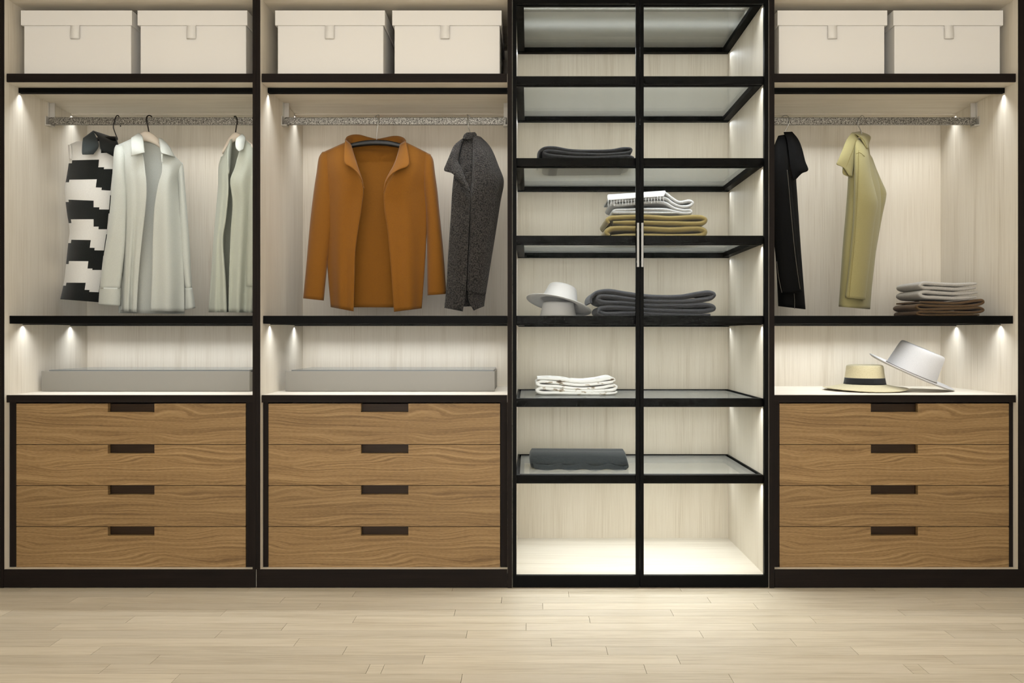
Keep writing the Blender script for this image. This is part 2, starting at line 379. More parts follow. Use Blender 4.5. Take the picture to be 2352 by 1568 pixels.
def led(parent, name, x0, x1, y, ztop, h, wd, power=LED_W, tilt=0.0, spread=100, hm=None):
    o = B(name, x0, x1, y - wd / 2, y + wd / 2, ztop - h, ztop, hm or M_BLK, parent)
    lt = bpy.data.lights.new(name + '_light', 'AREA'); lt.shape = 'RECTANGLE'; lt.size = (x1 - x0) - 0.004; lt.size_y = min(0.012, wd * 0.6)
    lt.energy = power * (x1 - x0); lt.color = LED_COL; lt.spread = math.radians(spread)
    lo = bpy.data.objects.new(name + '_light', lt); COL.objects.link(lo)
    base = Vector((0, 0, 0)); p = parent
    while p is not None: base += p.location; p = p.parent
    lo.location = Vector(((x0 + x1) / 2, y, ztop - h - 0.0015)) - base; lo.parent = parent; lo.rotation_euler = (tilt, 0, 0)
    return o

# ------------------------------------------------------------------ wardrobe units
SH_TOP, SH_BOT = Z(169, 0.016), Z(188, 0.016)      # upper dark shelf
MID_T, MID_B = Z(725, 0.035), Z(743, 0.035)        # black shelf
CT_T, CT_B = Z(907, 0.016), Z(924, 0.016)          # counter over the drawers
PL_T = Z(1307, 0.004)
RAIL_Y = 0.285
RAIL_T, RAIL_B = Z(270, RAIL_Y), Z(287, RAIL_Y)

def unit(px0, px1, pw0, pw1, left_floor, right_floor, label, dr, notch, brk):
    """px0,px1 outer edges; pw0,pw1 inner faces at the front plane; dr = drawer front px range"""
    x0, x1, i0, i1 = X(px0), X(px1), X(pw0), X(pw1)
    u = thing('wardrobe_unit', label, 'wardrobe', ((x0 + x1) / 2, 0.3, 0))
    for a, b, fl in ((x0, i0, left_floor), (i1, x1, right_floor)):
        B('side_panel', a, b, 0.006, DEP, 0.0 if fl else 0.004, HT, M_LV, u)
        B('edge_band', a + 0.0003, b - 0.0003, 0.0, 0.006, 0.0 if fl else PL_T + 0.0005, HT, M_DV, u)
    B('back_panel', i0, i1, 0.600, DEP, 0.0, HT, M_LV, u)
    B('top_panel', i0, i1, 0.006, 0.600, Z(-8), HT, M_LH, u)
    pa = (px0 + 0.9) if not left_floor else pw0 + 1.0
    pb = (px1 - 0.9) if not right_floor else pw1 - 0.6
    B('plinth', X(pa), X(pb), 0.0, 0.0055, 0.002, PL_T, M_DH, u)
    B('bottom_panel', i0, i1, 0.006, 0.600, PL_T - 0.018, PL_T - 0.001, M_LH, u)
    # upper shelf with dark front edge
    B('shelf', i0, i1, 0.022, 0.600, SH_BOT, SH_TOP, M_LH, u)
    B('shelf_edge', i0 + 0.002, i1 - 0.002, 0.016, 0.022, SH_BOT, SH_TOP, M_DH, u)
    led(u, 'led_profile', i0 + 0.002, i1 - 0.002, 0.10, SH_BOT - 0.0005, 0.021, 0.02)
    led(u, 'led_strip', i0 + 0.002, i1 - 0.002, 0.47, SH_BOT - 0.0005, 0.004, 0.014, hm=M_LH)
    # hanging rail
    a, b = i0 + 0.012, i1 - 0.012
    B('hanging_rail', a, b, RAIL_Y - 0.0075, RAIL_Y + 0.0075, RAIL_B, RAIL_T, M_RAIL, u, bevel=0.003)
    for s, xw in ((1, i0), (-1, i1)):
        m = MB(); q = lambda p, r: (min(xw + s * p, xw + s * r), max(xw + s * p, xw + s * r))
        c = q(0.0005, 0.004); m.box(c[0], c[1], RAIL_Y - 0.014, RAIL_Y + 0.006, RAIL_B - 0.006, RAIL_T + 0.004); m.box(c[0], c[1], RAIL_Y + 0.006, RAIL_Y + 0.018, RAIL_B - 0.006, SH_BOT - 0.001)
        c = q(0.004, 0.026); m.box(c[0], c[1], RAIL_Y + 0.014, RAIL_Y + 0.018, RAIL_B - 0.006, SH_BOT - 0.001)
        m.box(c[0], c[1], RAIL_Y - 0.016, RAIL_Y + 0.014, RAIL_B - 0.006, RAIL_B - 0.002)
        m.build('rail_bracket', M_BRK, u)
    # black shelf
    B('lit_shelf', i0 + 0.001, i1 - 0.001, 0.035, 0.598, MID_B, MID_T, M_BLK, u, bevel=0.001, seg=1)
    led(u, 'led_strip', i0 + 0.004, i1 - 0.004, 0.12, MID_B - 0.0003, 0.003, 0.014, LED_W * 1.02, spread=130)
    led(u, 'led_strip', i0 + 0.004, i1 - 0.004, 0.46, MID_B - 0.0003, 0.003, 0.014, LED_W * 1.02, spread=130)
    # counter
    B('counter', i0, i1, 0.022, 0.600, CT_B, CT_T, M_LH, u)
    B('counter_edge', i0 + 0.002, i1 - 0.002, 0.016, 0.022, CT_B, CT_T - 0.0004, M_DH, u)
    # drawer chest: dark stiles and four drawers
    yd = 0.036
    d0, d1 = X(dr[0], yd), X(dr[1], yd)
    B('stile', i0 + 0.001, d0 - 0.002, yd, 0.55, PL_T, CT_B, M_DV, u)
    B('stile', d1 + 0.002, i1 - 0.001, yd, 0.55, PL_T, CT_B, M_DV, u)
    n0, n1 = X(notch[0], yd), X(notch[1], yd)
    edges = [(926.5, 1019.6), (1021.2, 1113.6), (1115.2, 1208.2), (1209.8, 1302.2)]
    for k, (ta, tb) in enumerate(edges):
        za, zb = Z(ta, yd), Z(tb, yd); nz = Z([946, 1041, 1135.5, 1229.5][k], yd)
        nt = Z(928.5, yd) if k == 0 else za
        def plate(zlo, zhi, cut):
            m = MB(); o = [(d0, zlo), (d1, zlo), (d1, zhi)] + ([(n1, zhi), (n1, nz), (n0, nz), (n0, zhi)] if cut else []) + [(d0, zhi)]
            c = len(o); v = [(x, yd - 0.001, z) for x, z in o] + [(x, yd + 0.019, z) for x, z in o]
            f = [tuple(range(c))] if not cut else [(0, 1, 2, 3, 4), (0, 4, 5), (0, 5, 6, 7)]
            back = [tuple(i + c for i in q[::-1]) for q in f]
            m.add(v, f + back + [(i, i + c, (i + 1) % c + c, (i + 1) % c) for i in range(c)])
            return m
        if k == 1:
            zs = Z(1071, yd)
            d = plate(zs + 0.0001, za, True).build('drawer', M_WAL, u, own_origin=True); d.pass_index = k + 1
            e = plate(zb, zs - 0.0001, False).build('veneer_board', M_WAL, d, own_origin=True); e.pass_index = 10
        else:
            d = plate(zb, za, True).build('drawer', M_WAL, u, own_origin=True); d.pass_index = k + 1
        B('finger_pull', n0 - 0.01, n1 + 0.01, yd + 0.024, yd + 0.034, nz - 0.012, min(za + 0.001, nt), M_REC, d, own_origin=True)
        B('drawer_box', d0 + 0.02, d1 - 0.02, yd + 0.036, 0.5, zb + 0.004, za - 0.02, M_LH, d)
    return u

U1 = unit(-0.6, 587.9, 8, 580, True, False, 'wardrobe unit at far left with striped and white shirts above four walnut drawers', (38, 564.5), (248, 355), 1)
U2 = unit(588.1, 1176, 597, 1165.5, False, True, 'wardrobe unit with camel jacket hanging above four walnut drawers, beside glass cabinet', (617, 1148.5), (829, 938), 1)
U4 = unit(1767.6, 2355, 1779, 2340, True, False, 'wardrobe unit at far right with khaki coat, two hats and four walnut drawers', (1790.5, 2317), (2000, 2108), 1)

# ------------------------------------------------------------------ glass cabinet
gx0, gx1 = X(1176.3), X(1766.6)
G = thing('glass_cabinet', 'tall black-framed cabinet with two glass doors and lit glass shelves', 'cabinet', ((gx0 + gx1) / 2, 0.3, 0))
SP = 0.014
for a, b in ((gx0, gx0 + SP), (gx1 - SP, gx1)): B('side_panel', a, b, 0.022, DEP, 0.0, HT + 0.06, M_LV, G)
gi0, gi1 = gx0 + SP, gx1 - SP
B('back_panel', gi0, gi1, 0.600, DEP, 0.0, HT + 0.06, M_LV, G)
B('bottom_panel', gi0, gi1, 0.024, 0.600, 0.002, Z(1318.5, 0.024), M_LH, G)
B('top_panel', gi0, gi1, 0.024, 0.600, HT + 0.04, HT + 0.06, M_LH, G)
led(G, 'led_strip', gi0 + 0.004, gi1 - 0.004, 0.30, HT + 0.0398, 0.003, 0.014, LED_W * 0.5, spread=180)  # added strip out of view, brightens the topmost glass from above
YS = 0.025
for k, (ta, tb) in enumerate([(-10, 7.5), (175, 193), (363, 381), (541, 559.5), (725, 744.5), (915, 933.5), (1091, 1110)]):
    zt, zb = Z(ta, YS), Z(tb, YS)
    lo_shelf = k >= 5
    f = MB(); bw = 0.034
    f.box(gi0 + 0.001, gi1 - 0.001, YS, YS + bw, zb, zt)
    s = B('glass_shelf', gi0 + bw * 0.5, gi1 - bw * 0.5, YS + bw * 0.5, 0.59, zt - 0.011, zt - 0.004, M_GSHELF, G)
    zq = zt - 0.0115
    f.box(gi0 + 0.001, gi1 - 0.001, 0.5645, 0.599, zb, zq)
    f.box(gi0 + 0.001, gi0 + bw, YS + bw, 0.5645, zb, zq); f.box(gi1 - bw, gi1 - 0.001, YS + bw, 0.5645, zb, zq)
    # rim round the glass edge
    f.box(gi0 + 0.001, gi0 + 0.009, YS + bw, 0.599, zq, zt); f.box(gi1 - 0.009, gi1 - 0.001, YS + bw, 0.599, zq, zt); f.box(gi0 + 0.009, gi1 - 0.009, 0.592, 0.599, zq, zt)
    f.build('shelf_frame', M_BLK, s)
    led(s, 'led_strip', gi0 + 0.004, gi1 - 0.004, YS + bw * 0.72, zb - 0.0002, 0.003, 0.014, LED_W * 0.86, spread=130)
    led(s, 'led_strip', gi0 + 0.004, gi1 - 0.004, 0.568, zb - 0.0002, 0.003, 0.014, LED_W * 0.78, tilt=-math.radians(32), spread=105)
for s, (pa, pb, wl, wr) in enumerate([(1177.6, 1469.4, 8.6, 8.4), (1470.6, 1764.6, 8.0, 8.4)]):
    xa, xb, za, zb = X(pa), X(pb), 0.003, HT - 0.004
    d = MB()
    d.box(xa, xa + wl * 0.0018, 0.0, 0.02, za, zb); d.box(xb - wr * 0.0018, xb, 0.0, 0.02, za, zb)
    d.box(xa + wl * 0.0018, xb - wr * 0.0018, 0.0, 0.02, za, Z(1322)); d.box(xa + wl * 0.0018, xb - wr * 0.0018, 0.0, 0.02, Z(7), zb)
    dd = d.build('door', M_BLK, G, own_origin=True)
    B('glass_pane', xa + wl * 0.0018, xb - wr * 0.0018, 0.008, 0.012, Z(1322), Z(7), M_GDOOR, dd, own_origin=True)
    h = MB(); hx = X(1465.2, -0.02) if s == 0 else X(1475.0, -0.02)
    h.box(hx - 0.0042, hx + 0.0042, -0.026, -0.018, Z(613, -0.02), Z(512, -0.02))
    for zz in (Z(600, -0.02), Z(526, -0.02)): h.box(hx - 0.003, hx + 0.003, -0.018, 0.0, zz - 0.005, zz + 0.005)
    h.build('handle', M_PULL, dd, own_origin=True)

# ------------------------------------------------------------------ lidded white boxes
def lid_box(px0, px1, label, tx):
    y = 0.07; x0, x1 = X(px0, y), X(px1, y); zb, zt = SH_TOP + 0.0006, Z(24, y); zl = Z(58, y); dp = 0.40
    b = thing('storage_box', label, 'box', ((x0 + x1) / 2, y + dp / 2, zb), 'white boxes on the top shelves')
    B('box_body', x0 + 0.008, x1 - 0.008, y + 0.008, y + dp - 0.008, zb, zt - 0.012, M_BOX, b, bevel=0.002)
    m = MB(); t = 0.006
    m.box(x0, x1, y, y + dp, zt - t, zt); m.box(x0, x1, y, y + t, zl, zt - t); m.box(x0, x1, y + dp - t, y + dp, zl, zt - t)
    m.box(x0, x0 + t, y + t, y + dp - t, zl, zt - t); m.box(x1 - t, x1, y + t, y + dp - t, zl, zt - t)
    m.build('lid', M_BOX, b)
    xc = X(tx, y); hw = 0.019
    pr = [(zl + 0.003, y + 0.003), (zl - 0.002, y + 0.0015), (zl - 0.018, y - 0.001), (zl - 0.036, y - 0.003), (zl - 0.052, y - 0.003), (zl - 0.057, y - 0.0005), (zl - 0.053, y + 0.0025), (zl - 0.035, y + 0.004), (zl - 0.01, y + 0.005)]
    v = []
    for z, yy in pr: v += [(xc - hw, yy, z), (xc + hw, yy, z)]
    MB().add(v, grid_faces(len(pr), 2)).build('pull_tab', M_BOX, b, smooth=True, solid=0.002)
lid_box(48, 303, 'white lidded box on top shelf, leftmost of the row', 172)
lid_box(316, 568, 'white lidded box on top shelf, second from the left', 439)
lid_box(632, 884, 'white lidded box on top shelf above the camel jacket hanger', 757)
lid_box(901, 1152, 'white lidded box on top shelf directly left of glass cabinet', 1022)
lid_box(1786, 2038, 'white lidded box on top shelf directly right of glass cabinet', 1912)
lid_box(2052, 2304, 'white lidded box on top shelf, rightmost of the row', 2180)

# ------------------------------------------------------------------ flat grey cases on the counters
def grey_case(pa, pb, label):
    y = 0.215; x0, x1 = X(pa, y), X(pb, y); zb = CT_T + 0.0006; zt = Z(852, y)
    c = thing('flat_case', label, 'case', ((x0 + x1) / 2, 0.38, zb), 'flat grey cases on the counters')
    B('front_panel', x0, x1, y, y + 0.014, zb + 0.001, zt, M_GREY, c, bevel=0.001, seg=1)
    B('case_body', x0 + 0.02, x1 - 0.004, y + 0.0145, 0.55, zb, zt - 0.004, M_GREY, c, bevel=0.0015, seg=1)
    B('lid', x0 + 0.022, x1 - 0.008, y + 0.018, 0.548, zt - 0.0015, zt + 0.0045, M_GRD, c, bevel=0.001, seg=1)
grey_case(95, 573.5, 'long flat grey case on counter below the white shirts')
grey_case(655, 1136.5, 'long flat grey case on counter below the camel jacket')

# ------------------------------------------------------------------ hangers
def hanger(label, hook_px, bar, mh, mb, y=RAIL_Y, rh=0.0022):
    """hook_px: pixel points of the hook at the rail depth; bar: pixel, depth rows of the shoulder bar"""
    p0 = P(hook_px[0][0], hook_px[0][1], y)
    h = thing('coat_hanger', label, 'hanger', (p0[0], y, p0[2]), 'coat hangers on the rails')
    pts = []
    for k, t in enumerate(hook_px):
        dy = t[2] if len(t) > 2 else 0.0
        pts.append(P(t[0], t[1], y + dy))
    MB().add(*wire(pts, rh, seg=8)).build('hook', mh, h, smooth=True)
    if bar:
        m = MB(); C = spline([(*P(a, b, d), r) for a, b, d, r in bar], 30); v = []; s = 12
        for i in range(30):
            for k in range(s):
                an = 2 * math.pi * k / s
                v.append((C[i][0], C[i][1] + 0.011 * math.cos(an), C[i][2] + C[i][3] * math.sin(an)))
        f = grid_faces(30, s, True); f += [tuple(range(s)), tuple(range(29 * s, 30 * s))[::-1]]
        m.add(v, f).build('shoulder_bar', mb, h, smooth=True)
    return h
RF = -0.013   # hook wire just in front of the rail
def hook_over(bx, by, mx, my, tx, tpx_end):
    return [(bx, by, 0.0), (mx, my, RF * 0.8), (tx - (mx - bx) * 0.3, 279, RF), (tx, 266.5, -0.004), (tx - 1, 263.5, 0.006), (tpx_end, 268, 0.014), (tpx_end, 277, 0.016)]

# ------------------------------------------------------------------ garments
def seam(mb_pts, rad=0.0011): return wire(mb_pts, rad, seg=5, res=8)

# --- camel jacket
hanger('black coat hanger with silver hook inside the camel jacket', hook_over(865, 321, 866.5, 298, 870, 862),
       [(748, 358, 0.285, 0.008), (795, 338, 0.272, 0.010), (830, 330, 0.268, 0.0125), (863, 327.5, 0.266, 0.013), (900, 330.5, 0.268, 0.0125), (935, 340, 0.272, 0.010), (980, 360, 0.285, 0.008)], M_STEEL, M_BHANG)
J = thing('jacket', 'open camel brown jacket with wide collar on a black hanger', 'jacket', P(864, 712, 0.28))
f1 = lambda u, v: 0.011 * math.sin(u * 8 + v * 1.6) * (0.25 + 0.75 * v) * math.sin(math.pi * min(1, u * 1.15))
m = MB()
m.add(*panel([(793, 333, .30, 932, 333, .30, -.03), (770, 340, .30, 958, 342, .30, -.035), (741, 352, .288, 988, 357, .288, -.035), (738, 400, .285, 984, 402, .285, -.03), (739, 458, .285, 983, 458, .285, -.03), (746, 530, .285, 980, 530, .285, -.03), (751, 588, .285, 977, 588, .285, -.03), (756, 650, .285, 973, 650, .285, -.025), (761, 705.5, .285, 968, 706, .285, -.02)], 30, 44, lambda u, v: 0.004 * math.sin(9 * u) * v))
m.add(*panel([(739, 351, .283, 795, 326, .262, .012), (735, 372, .276, 806, 350, .238, .018), (735, 398, .272, 818, 388, .216, .018), (736, 430, .274, 834, 431, .208, .018), (738, 458, .276, 831, 470, .214, .018), (744, 530, .278, 822, 530, .222, .016), (750, 588, .280, 816, 578, .224, .016), (755, 650, .280, 814, 645, .224, .016), (760, 705, .280, 812, 715, .222, .016)], 22, 50, f1))
m.add(*panel([(931, 326, .262, 989, 355, .283, .012), (922, 350, .238, 991, 376, .276, .018), (908, 390, .216, 989, 402, .272, .018), (883, 436, .208, 985, 436, .274, .018), (882, 470, .214, 983.5, 470, .276, .018), (890, 530, .222, 980, 530, .278, .016), (895, 580, .224, 977, 588, .280, .016), (900, 645, .224, 973, 650, .280, .016), (905, 716, .222, 968.5, 708, .280, .016)], 22, 50, lambda u, v: f1(1 - u, v)))
m.build('body', C_CAMEL, J, smooth=True, solid=0.003)
for nm, rows in (('sleeve', [(741, 349, .285, 756, 347, .285, .012), (733, 362, .287, 758, 372, .287, .034), (728, 395, .288, 760, 402, .288, .044), (722.5, 430, .29, 764, 440, .29, .046), (713, 510, .29, 765, 515, .29, .042), (704, 611, .288, 752, 603, .288, .036), (697, 685, .286, 743, 690, .286, .031)]),
                 ('sleeve', [(973, 351, .285, 987, 354, .285, .012), (971, 374, .287, 994, 366, .287, .034), (970, 402, .288, 998.5, 398, .288, .044), (973, 440, .29, 1004, 438, .29, .046), (977, 470, .29, 1007, 470, .29, .044), (981, 547, .29, 1015, 547, .29, .042), (982, 620, .288, 1021, 620, .288, .036), (982.5, 678, .286, 1024.5, 675, .286, .031)])):
    MB().add(*tube(rows, 28, 44)).build(nm, C_CAMEL, J, smooth=True, solid=0.003)
MB().add(*panel([(793, 320.5, .245, 806, 331, .262, .002), (791, 345, .205, 812, 352, .232, .006), (791.5, 374, .178, 821, 380, .205, .008), (804, 382, .180, 827, 398, .199, .006), (818, 391, .186, 832, 414, .196, .004), (828, 404, .192, 835, 425, .197, .002), (834, 424, .199, 836, 433, .201, 0)], 12, 30)).build('lapel', C_CAMEL, J, smooth=True, solid=0.003)
MB().add(*panel([(919, 331, .262, 932, 323.5, .245, .002), (914, 352, .232, 937, 350, .205, .006), (904, 380, .205, 938.5, 380, .178, .008), (895, 396, .199, 920, 388, .180, .006), (887, 412, .196, 904, 396, .186, .004), (883, 425, .197, 891, 410, .192, .002), (880.5, 443, .201, 882.5, 436, .199, 0)], 12, 30)).build('lapel', C_CAMEL, J, smooth=True, solid=0.003)
up = [(793, 321, .245), (797, 314, .275), (806, 310, .305), (824, 309, .325), (847, 315, .335), (866, 319, .338), (884, 316, .335), (905, 312, .325), (921, 313.5, .305), (929, 318, .275), (932.5, 324, .245)]
lo = [(795, 334, .258), (800, 333, .282), (810, 334, .305), (826, 336, .322), (848, 337, .330), (866, 337.5, .332), (884, 337, .330), (904, 336, .322), (919, 334, .305), (927, 333, .282), (930, 334, .258)]
U_, L_ = spline(up, 40), spline(lo, 40); v = []
for k in range(4):
    for a, b in zip(U_, L_): t = k / 3; q = a * (1 - t) + b * t; v.append(P(*q))
MB().add(v, grid_faces(4, 40)).build('collar', C_CAMEL, J, smooth=True, solid=0.003)

# --- white shirt
hanger('cream hanger with dark hook inside the white shirt', [(342, 303, 0), (339, 287.5, -.01), (335.5, 275, RF), (338, 267.5, -.006), (343, 265, .004), (348, 268, .013), (348.5, 274, .016)],
       [(285, 345, .23, 0.008), (312, 322, .255, 0.015), (334, 313, .272, 0.023), (352, 319, .285, 0.022), (370, 333, .30, 0.017), (400, 360, .325, 0.008)], M_HOOKD, M_CREAM, rh=0.0028)
T = thing('shirt', 'white long-sleeved shirt hanging open on a cream hanger', 'shirt', P(340, 716, 0.28), 'pale shirts in the far left unit')
fw = lambda u, v: 0.010 * v * math.sin(11 * u + 1.0) + 0.004 * v * math.sin(23 * u)
m = MB()
m.add(*panel([(302, 322, .25, 369, 328, .285, -.02), (288, 333, .25, 395, 352, .30, -.02), (272, 350, .245, 417, 377, .305, -.015), (274, 400, .24, 412, 412, .30, 0), (278, 470, .235, 415, 490, .295, .008), (277, 560, .235, 420, 570, .295, .008), (275, 650, .235, 424, 650, .295, .008), (272, 719, .235, 424, 721, .295, .008)], 30, 44, lambda u, v: 0.008 * v * math.sin(15 * u)))
m.add(*panel([(268, 334, .235, 304, 318, .225, .01), (268, 352, .225, 326, 350, .200, .016), (270, 385, .218, 334, 395, .185, .02), (276, 440, .215, 337, 440, .185, .02), (280, 490, .215, 333, 490, .190, .02), (280, 560, .215, 325, 560, .198, .018), (279, 640, .215, 318, 640, .205, .016), (277, 714, .215, 314, 717, .208, .016)], 24, 50, fw))
m.add(*panel([(366, 322, .265, 417, 374, .305, .012), (369, 352, .240, 419, 384, .305, .016), (372, 392, .215, 412, 404, .30, .022), (364, 420, .205, 410, 420, .295, .026), (355, 474, .205, 413, 474, .290, .028), (351.5, 529, .210, 417, 529, .288, .028), (349, 642, .215, 423, 640, .285, .028), (346, 714, .215, 424, 716, .285, .026)], 24, 50, lambda u, v: 0.010 * v * math.sin(9 * u) ))
m.build('body', C_WHITE, T, smooth=True, solid=0.002)
fs = lambda u, v: 0.005 * math.sin(2 * math.pi * 3 * u + 3 * v) * v
s1 = MB().add(*tube([(267, 333, .235, 284, 332, .235, .012), (263, 342, .225, 288, 352, .225, .03), (259.5, 385, .215, 288, 385, .215, .04), (257, 431, .212, 291, 440, .212, .042), (249, 520, .21, 290, 500, .21, .042), (242, 566, .21, 287, 566, .21, .04), (235, 612, .21, 282, 612, .21, .038), (229.5, 663, .21, 276, 663, .21, .035)], 30, 44, fs)).build('sleeve', C_WHITE, T, smooth=True, solid=0.002)
MB().add(*tube([(229.5, 660, .209, 277, 661, .209, .0375), (228, 682, .21, 276.5, 683, .21, .038), (227, 699, .21, 275.5, 702, .21, .037)], 30, 12, lambda u, v: .002 * math.sin(19 * u))).build('cuff', C_WHITE, s1, smooth=True, solid=0.003)
s2 = MB().add(*tube([(407, 372, .315, 419, 374, .315, .010), (407, 392, .318, 421.5, 390, .318, .03), (409, 420, .318, 424, 420, .318, .038), (410, 474, .318, 428.5, 474, .318, .038), (412, 551, .318, 434.5, 551, .318, .035), (416, 610, .318, 437.5, 610, .318, .033), (424, 664, .318, 440.5, 663, .318, .031)], 26, 40)).build('sleeve', C_WHITE, T, smooth=True, solid=0.002)
MB().add(*tube([(423, 662, .318, 441, 661, .318, .033), (422, 685, .318, 445, 684, .318, .035), (422, 712, .318, 448, 707, .318, .036)], 26, 12, lambda u, v: .003 * math.sin(16 * u))).build('cuff', C_WHITE, s2, smooth=True, solid=0.003)
MB().add(*panel([(301, 317, .205, 318.5, 306, .262, .004), (301, 335, .176, 327, 314, .232, .010), (302, 350, .166, 331, 340, .19, .010), (302, 358.5, .166, 332.5, 350, .18, .008)], 14, 18)).build('collar', C_WHITE, T, smooth=True, solid=0.003)
MB().add(*panel([(364.5, 317, .262, 372, 319, .275, .002), (367.5, 332, .235, 386, 333, .262, .008), (370, 350, .210, 396, 350, .262, .010), (378, 353, .206, 401, 361, .268, .008)], 14, 18)).build('collar', C_WHITE, T, smooth=True, solid=0.003)
MB().add(*panel([(364.5, 317, .262, 369, 320, .262, 0), (368, 340, .228, 376, 344, .226, .002), (370.5, 360, .210, 373, 362, .208, .001), (371, 374, .205, 373, 374, .204, 0)], 6, 16)).build('collar_stand', C_WHITE, T, smooth=True, solid=0.003)

# --- pale sage shirt, half hidden by the divider
hanger('cream hanger with dark hook inside the pale sage shirt', [(541, 304, 0), (543, 290, -.008), (544.5, 279, RF), (541.5, 267.5, -.006), (538.5, 268, .004), (537, 276, .014)],
       [(512, 350, .30, 0.008), (527, 325, .29, 0.02), (541, 314, .28, 0.02), (556, 320, .27, 0.016), (590, 345, .25, 0.009)], M_HOOKD, M_CREAM, rh=0.0028)
T = thing('shirt', 'pale sage shirt hanging partly behind the divider panel', 'shirt', P(548, 716, 0.28), 'pale shirts in the far left unit')
m = MB()
m.add(*panel([(530, 322, .31, 562, 322, .30, -.02), (514, 352, .315, 598, 352, .30, -.03), (505, 380, .315, 612, 385, .30, -.035), (503, 440, .315, 606, 440, .30, -.035), (498, 520, .315, 602, 520, .30, -.035), (489, 620, .315, 598, 620, .30, -.035), (481, 716, .315, 594, 718, .30, -.03)], 26, 40, lambda u, v: .012 * v * math.sin(13 * u)))
m.add(*panel([(516, 347, .305, 530, 321, .262, .006), (508, 368, .300, 525, 360, .235, .012), (503, 385, .298, 524.5, 400, .220, .014), (501, 429, .296, 525, 438, .214, .016), (495, 499, .292, 519, 505, .220, .018), (490, 560, .29, 513, 550, .226, .018), (484.5, 640, .288, 519, 645, .228, .018), (479, 717, .288, 522, 717, .228, .016)], 20, 46, lambda u, v: .011 * v * math.sin(12 * u + .6)))
m.add(*panel([(560, 318, .25, 596, 348, .27, .01), (548, 352, .212, 606, 372, .262, .018), (539, 385, .196, 606, 400, .255, .022), (529, 414, .190, 603, 430, .25, .024), (534, 464, .198, 600, 470, .248, .022), (530, 531, .206, 598, 535, .248, .022), (527, 611, .21, 592, 615, .248, .022), (525, 717, .212, 586, 718, .248, .020)], 26, 50, lambda u, v: .016 * v * math.sin(12.5 * u + .4)))
m.build('body', C_SAGE, T, smooth=True, solid=0.002)
s1 = MB().add(*tube([(566, 350, .245, 612, 352, .262, .012), (566, 385, .235, 622, 385, .262, .03), (567, 438, .232, 624, 440, .26, .036), (567, 500, .23, 622, 505, .258, .036), (565.5, 590, .23, 618, 590, .256, .034), (565, 656, .23, 612, 662, .254, .03)], 28, 40, fs)).build('sleeve', C_SAGE, T, smooth=True, solid=0.002)
s2 = MB().add(*tube([(508, 360, .315, 518, 356, .315, .01), (502.5, 382, .318, 520, 386, .318, .028), (501.5, 429, .318, 522, 430, .318, .034), (496, 520, .318, 518, 520, .318, .033), (490, 650, .318, 514, 650, .318, .03)], 26, 36)).build('sleeve', C_SAGE, T, smooth=True, solid=0.002)
MB().add(*panel([(543, 318, .205, 556, 307.5, .255, .003), (541, 326, .185, 563, 315, .235, .008), (542, 340, .170, 562, 328, .215, .010), (549, 348, .166, 559, 343, .19, .004)], 14, 18)).build('collar', C_WHITE, T, smooth=True, solid=0.003)
MB().add(*panel([(528, 321, .262, 533, 318, .275, 0), (522, 345, .225, 532, 338, .262, .004), (523, 372, .208, 531, 352, .255, .004), (525, 400, .204, 527, 398, .212, 0)], 10, 18)).build('collar', C_SAGE, T, smooth=True, solid=0.003)

# --- black and white striped sleeveless shirt
hanger('dark hanger with thin hook inside the striped sleeveless shirt', [(268, 314, 0), (264, 304, -.004), (260.5, 292, -.009), (262.5, 279, RF), (267, 267, -.006), (271, 265, .004), (275, 273, .013), (277, 291, .014)],
       [(172, 340, .345, 0.006), (205, 325, .335, 0.009), (240, 318, .315, 0.010), (268, 318, .285, 0.010)], M_HOOKD, M_BHANG)
T = thing('sleeveless_shirt', 'sleeveless shirt with stepped black and white stripes and slate collar', 'shirt', P(200, 692, 0.30))
rows = [(176, 325, 0.335, 262, 322, 0.335, .012), (160, 334, 0.338, 270, 330, 0.333, .035), (159, 352, 0.340, 270, 345, 0.332, .05), (158.5, 372, 0.342, 268, 370, 0.332, .058), (152.5, 412, 0.345, 264, 410, 0.332, .062), (149, 434, 0.345, 261, 440, 0.332, .064), (154.5, 490, 0.345, 256, 490, 0.334, .062), (160.5, 531, 0.345, 251, 531, 0.336, .060), (157, 560, 0.345, 246, 562, 0.338, .062), (147.5, 646, 0.345, 236, 646, 0.340, .066), (139, 687, 0.345, 229, 694, 0.340, .068)]
NU, NV = 96, 180
v, f = tube(rows, NU, NV, lambda u, v: .008 * v * math.sin(2 * math.pi * 3 * u + 1.0))
Wt = [0, 366.8, 411.7, 458, 503, 550.6, 597.7, 647.4, 760]
mi = []
RR = spline(rows, NV)
for q in f:
    j, i = q[0] // NU, q[0] % NU; front = 0 < i < NU / 2
    py = (RR[j][1] + RR[j][4]) / 2; u = (1 - math.cos(2 * math.pi * (i + .5) / NU)) / 2
    step = 0.66 - 0.12 * j / NV                # the placket drifts left going down
    off = (0 if u < step else (17 if u < step + 0.13 else 22)) if front else 8
    if front and u < 0.06: off = 7
    if front and u > 0.93: off = -14
    k = 0
    while py - off > Wt[k + 1]: k += 1
    mi.append(k % 2)
    if front and u > step + 0.02 and py < 352: mi[-1] = 1
MB().add(v, f, mi).build('body', [C_SW, C_SB], T, smooth=True, solid=0.002)
MB().add(*panel([(191, 317.5, .26, 214, 300, .32, .004), (189, 332, .235, 222, 318, .29, .010), (188.5, 350, .224, 226, 337, .262, .014), (190, 355, .224, 214, 354.5, .240, .008), ], 16, 18)).build('collar', C_SC, T, smooth=True, solid=0.003)
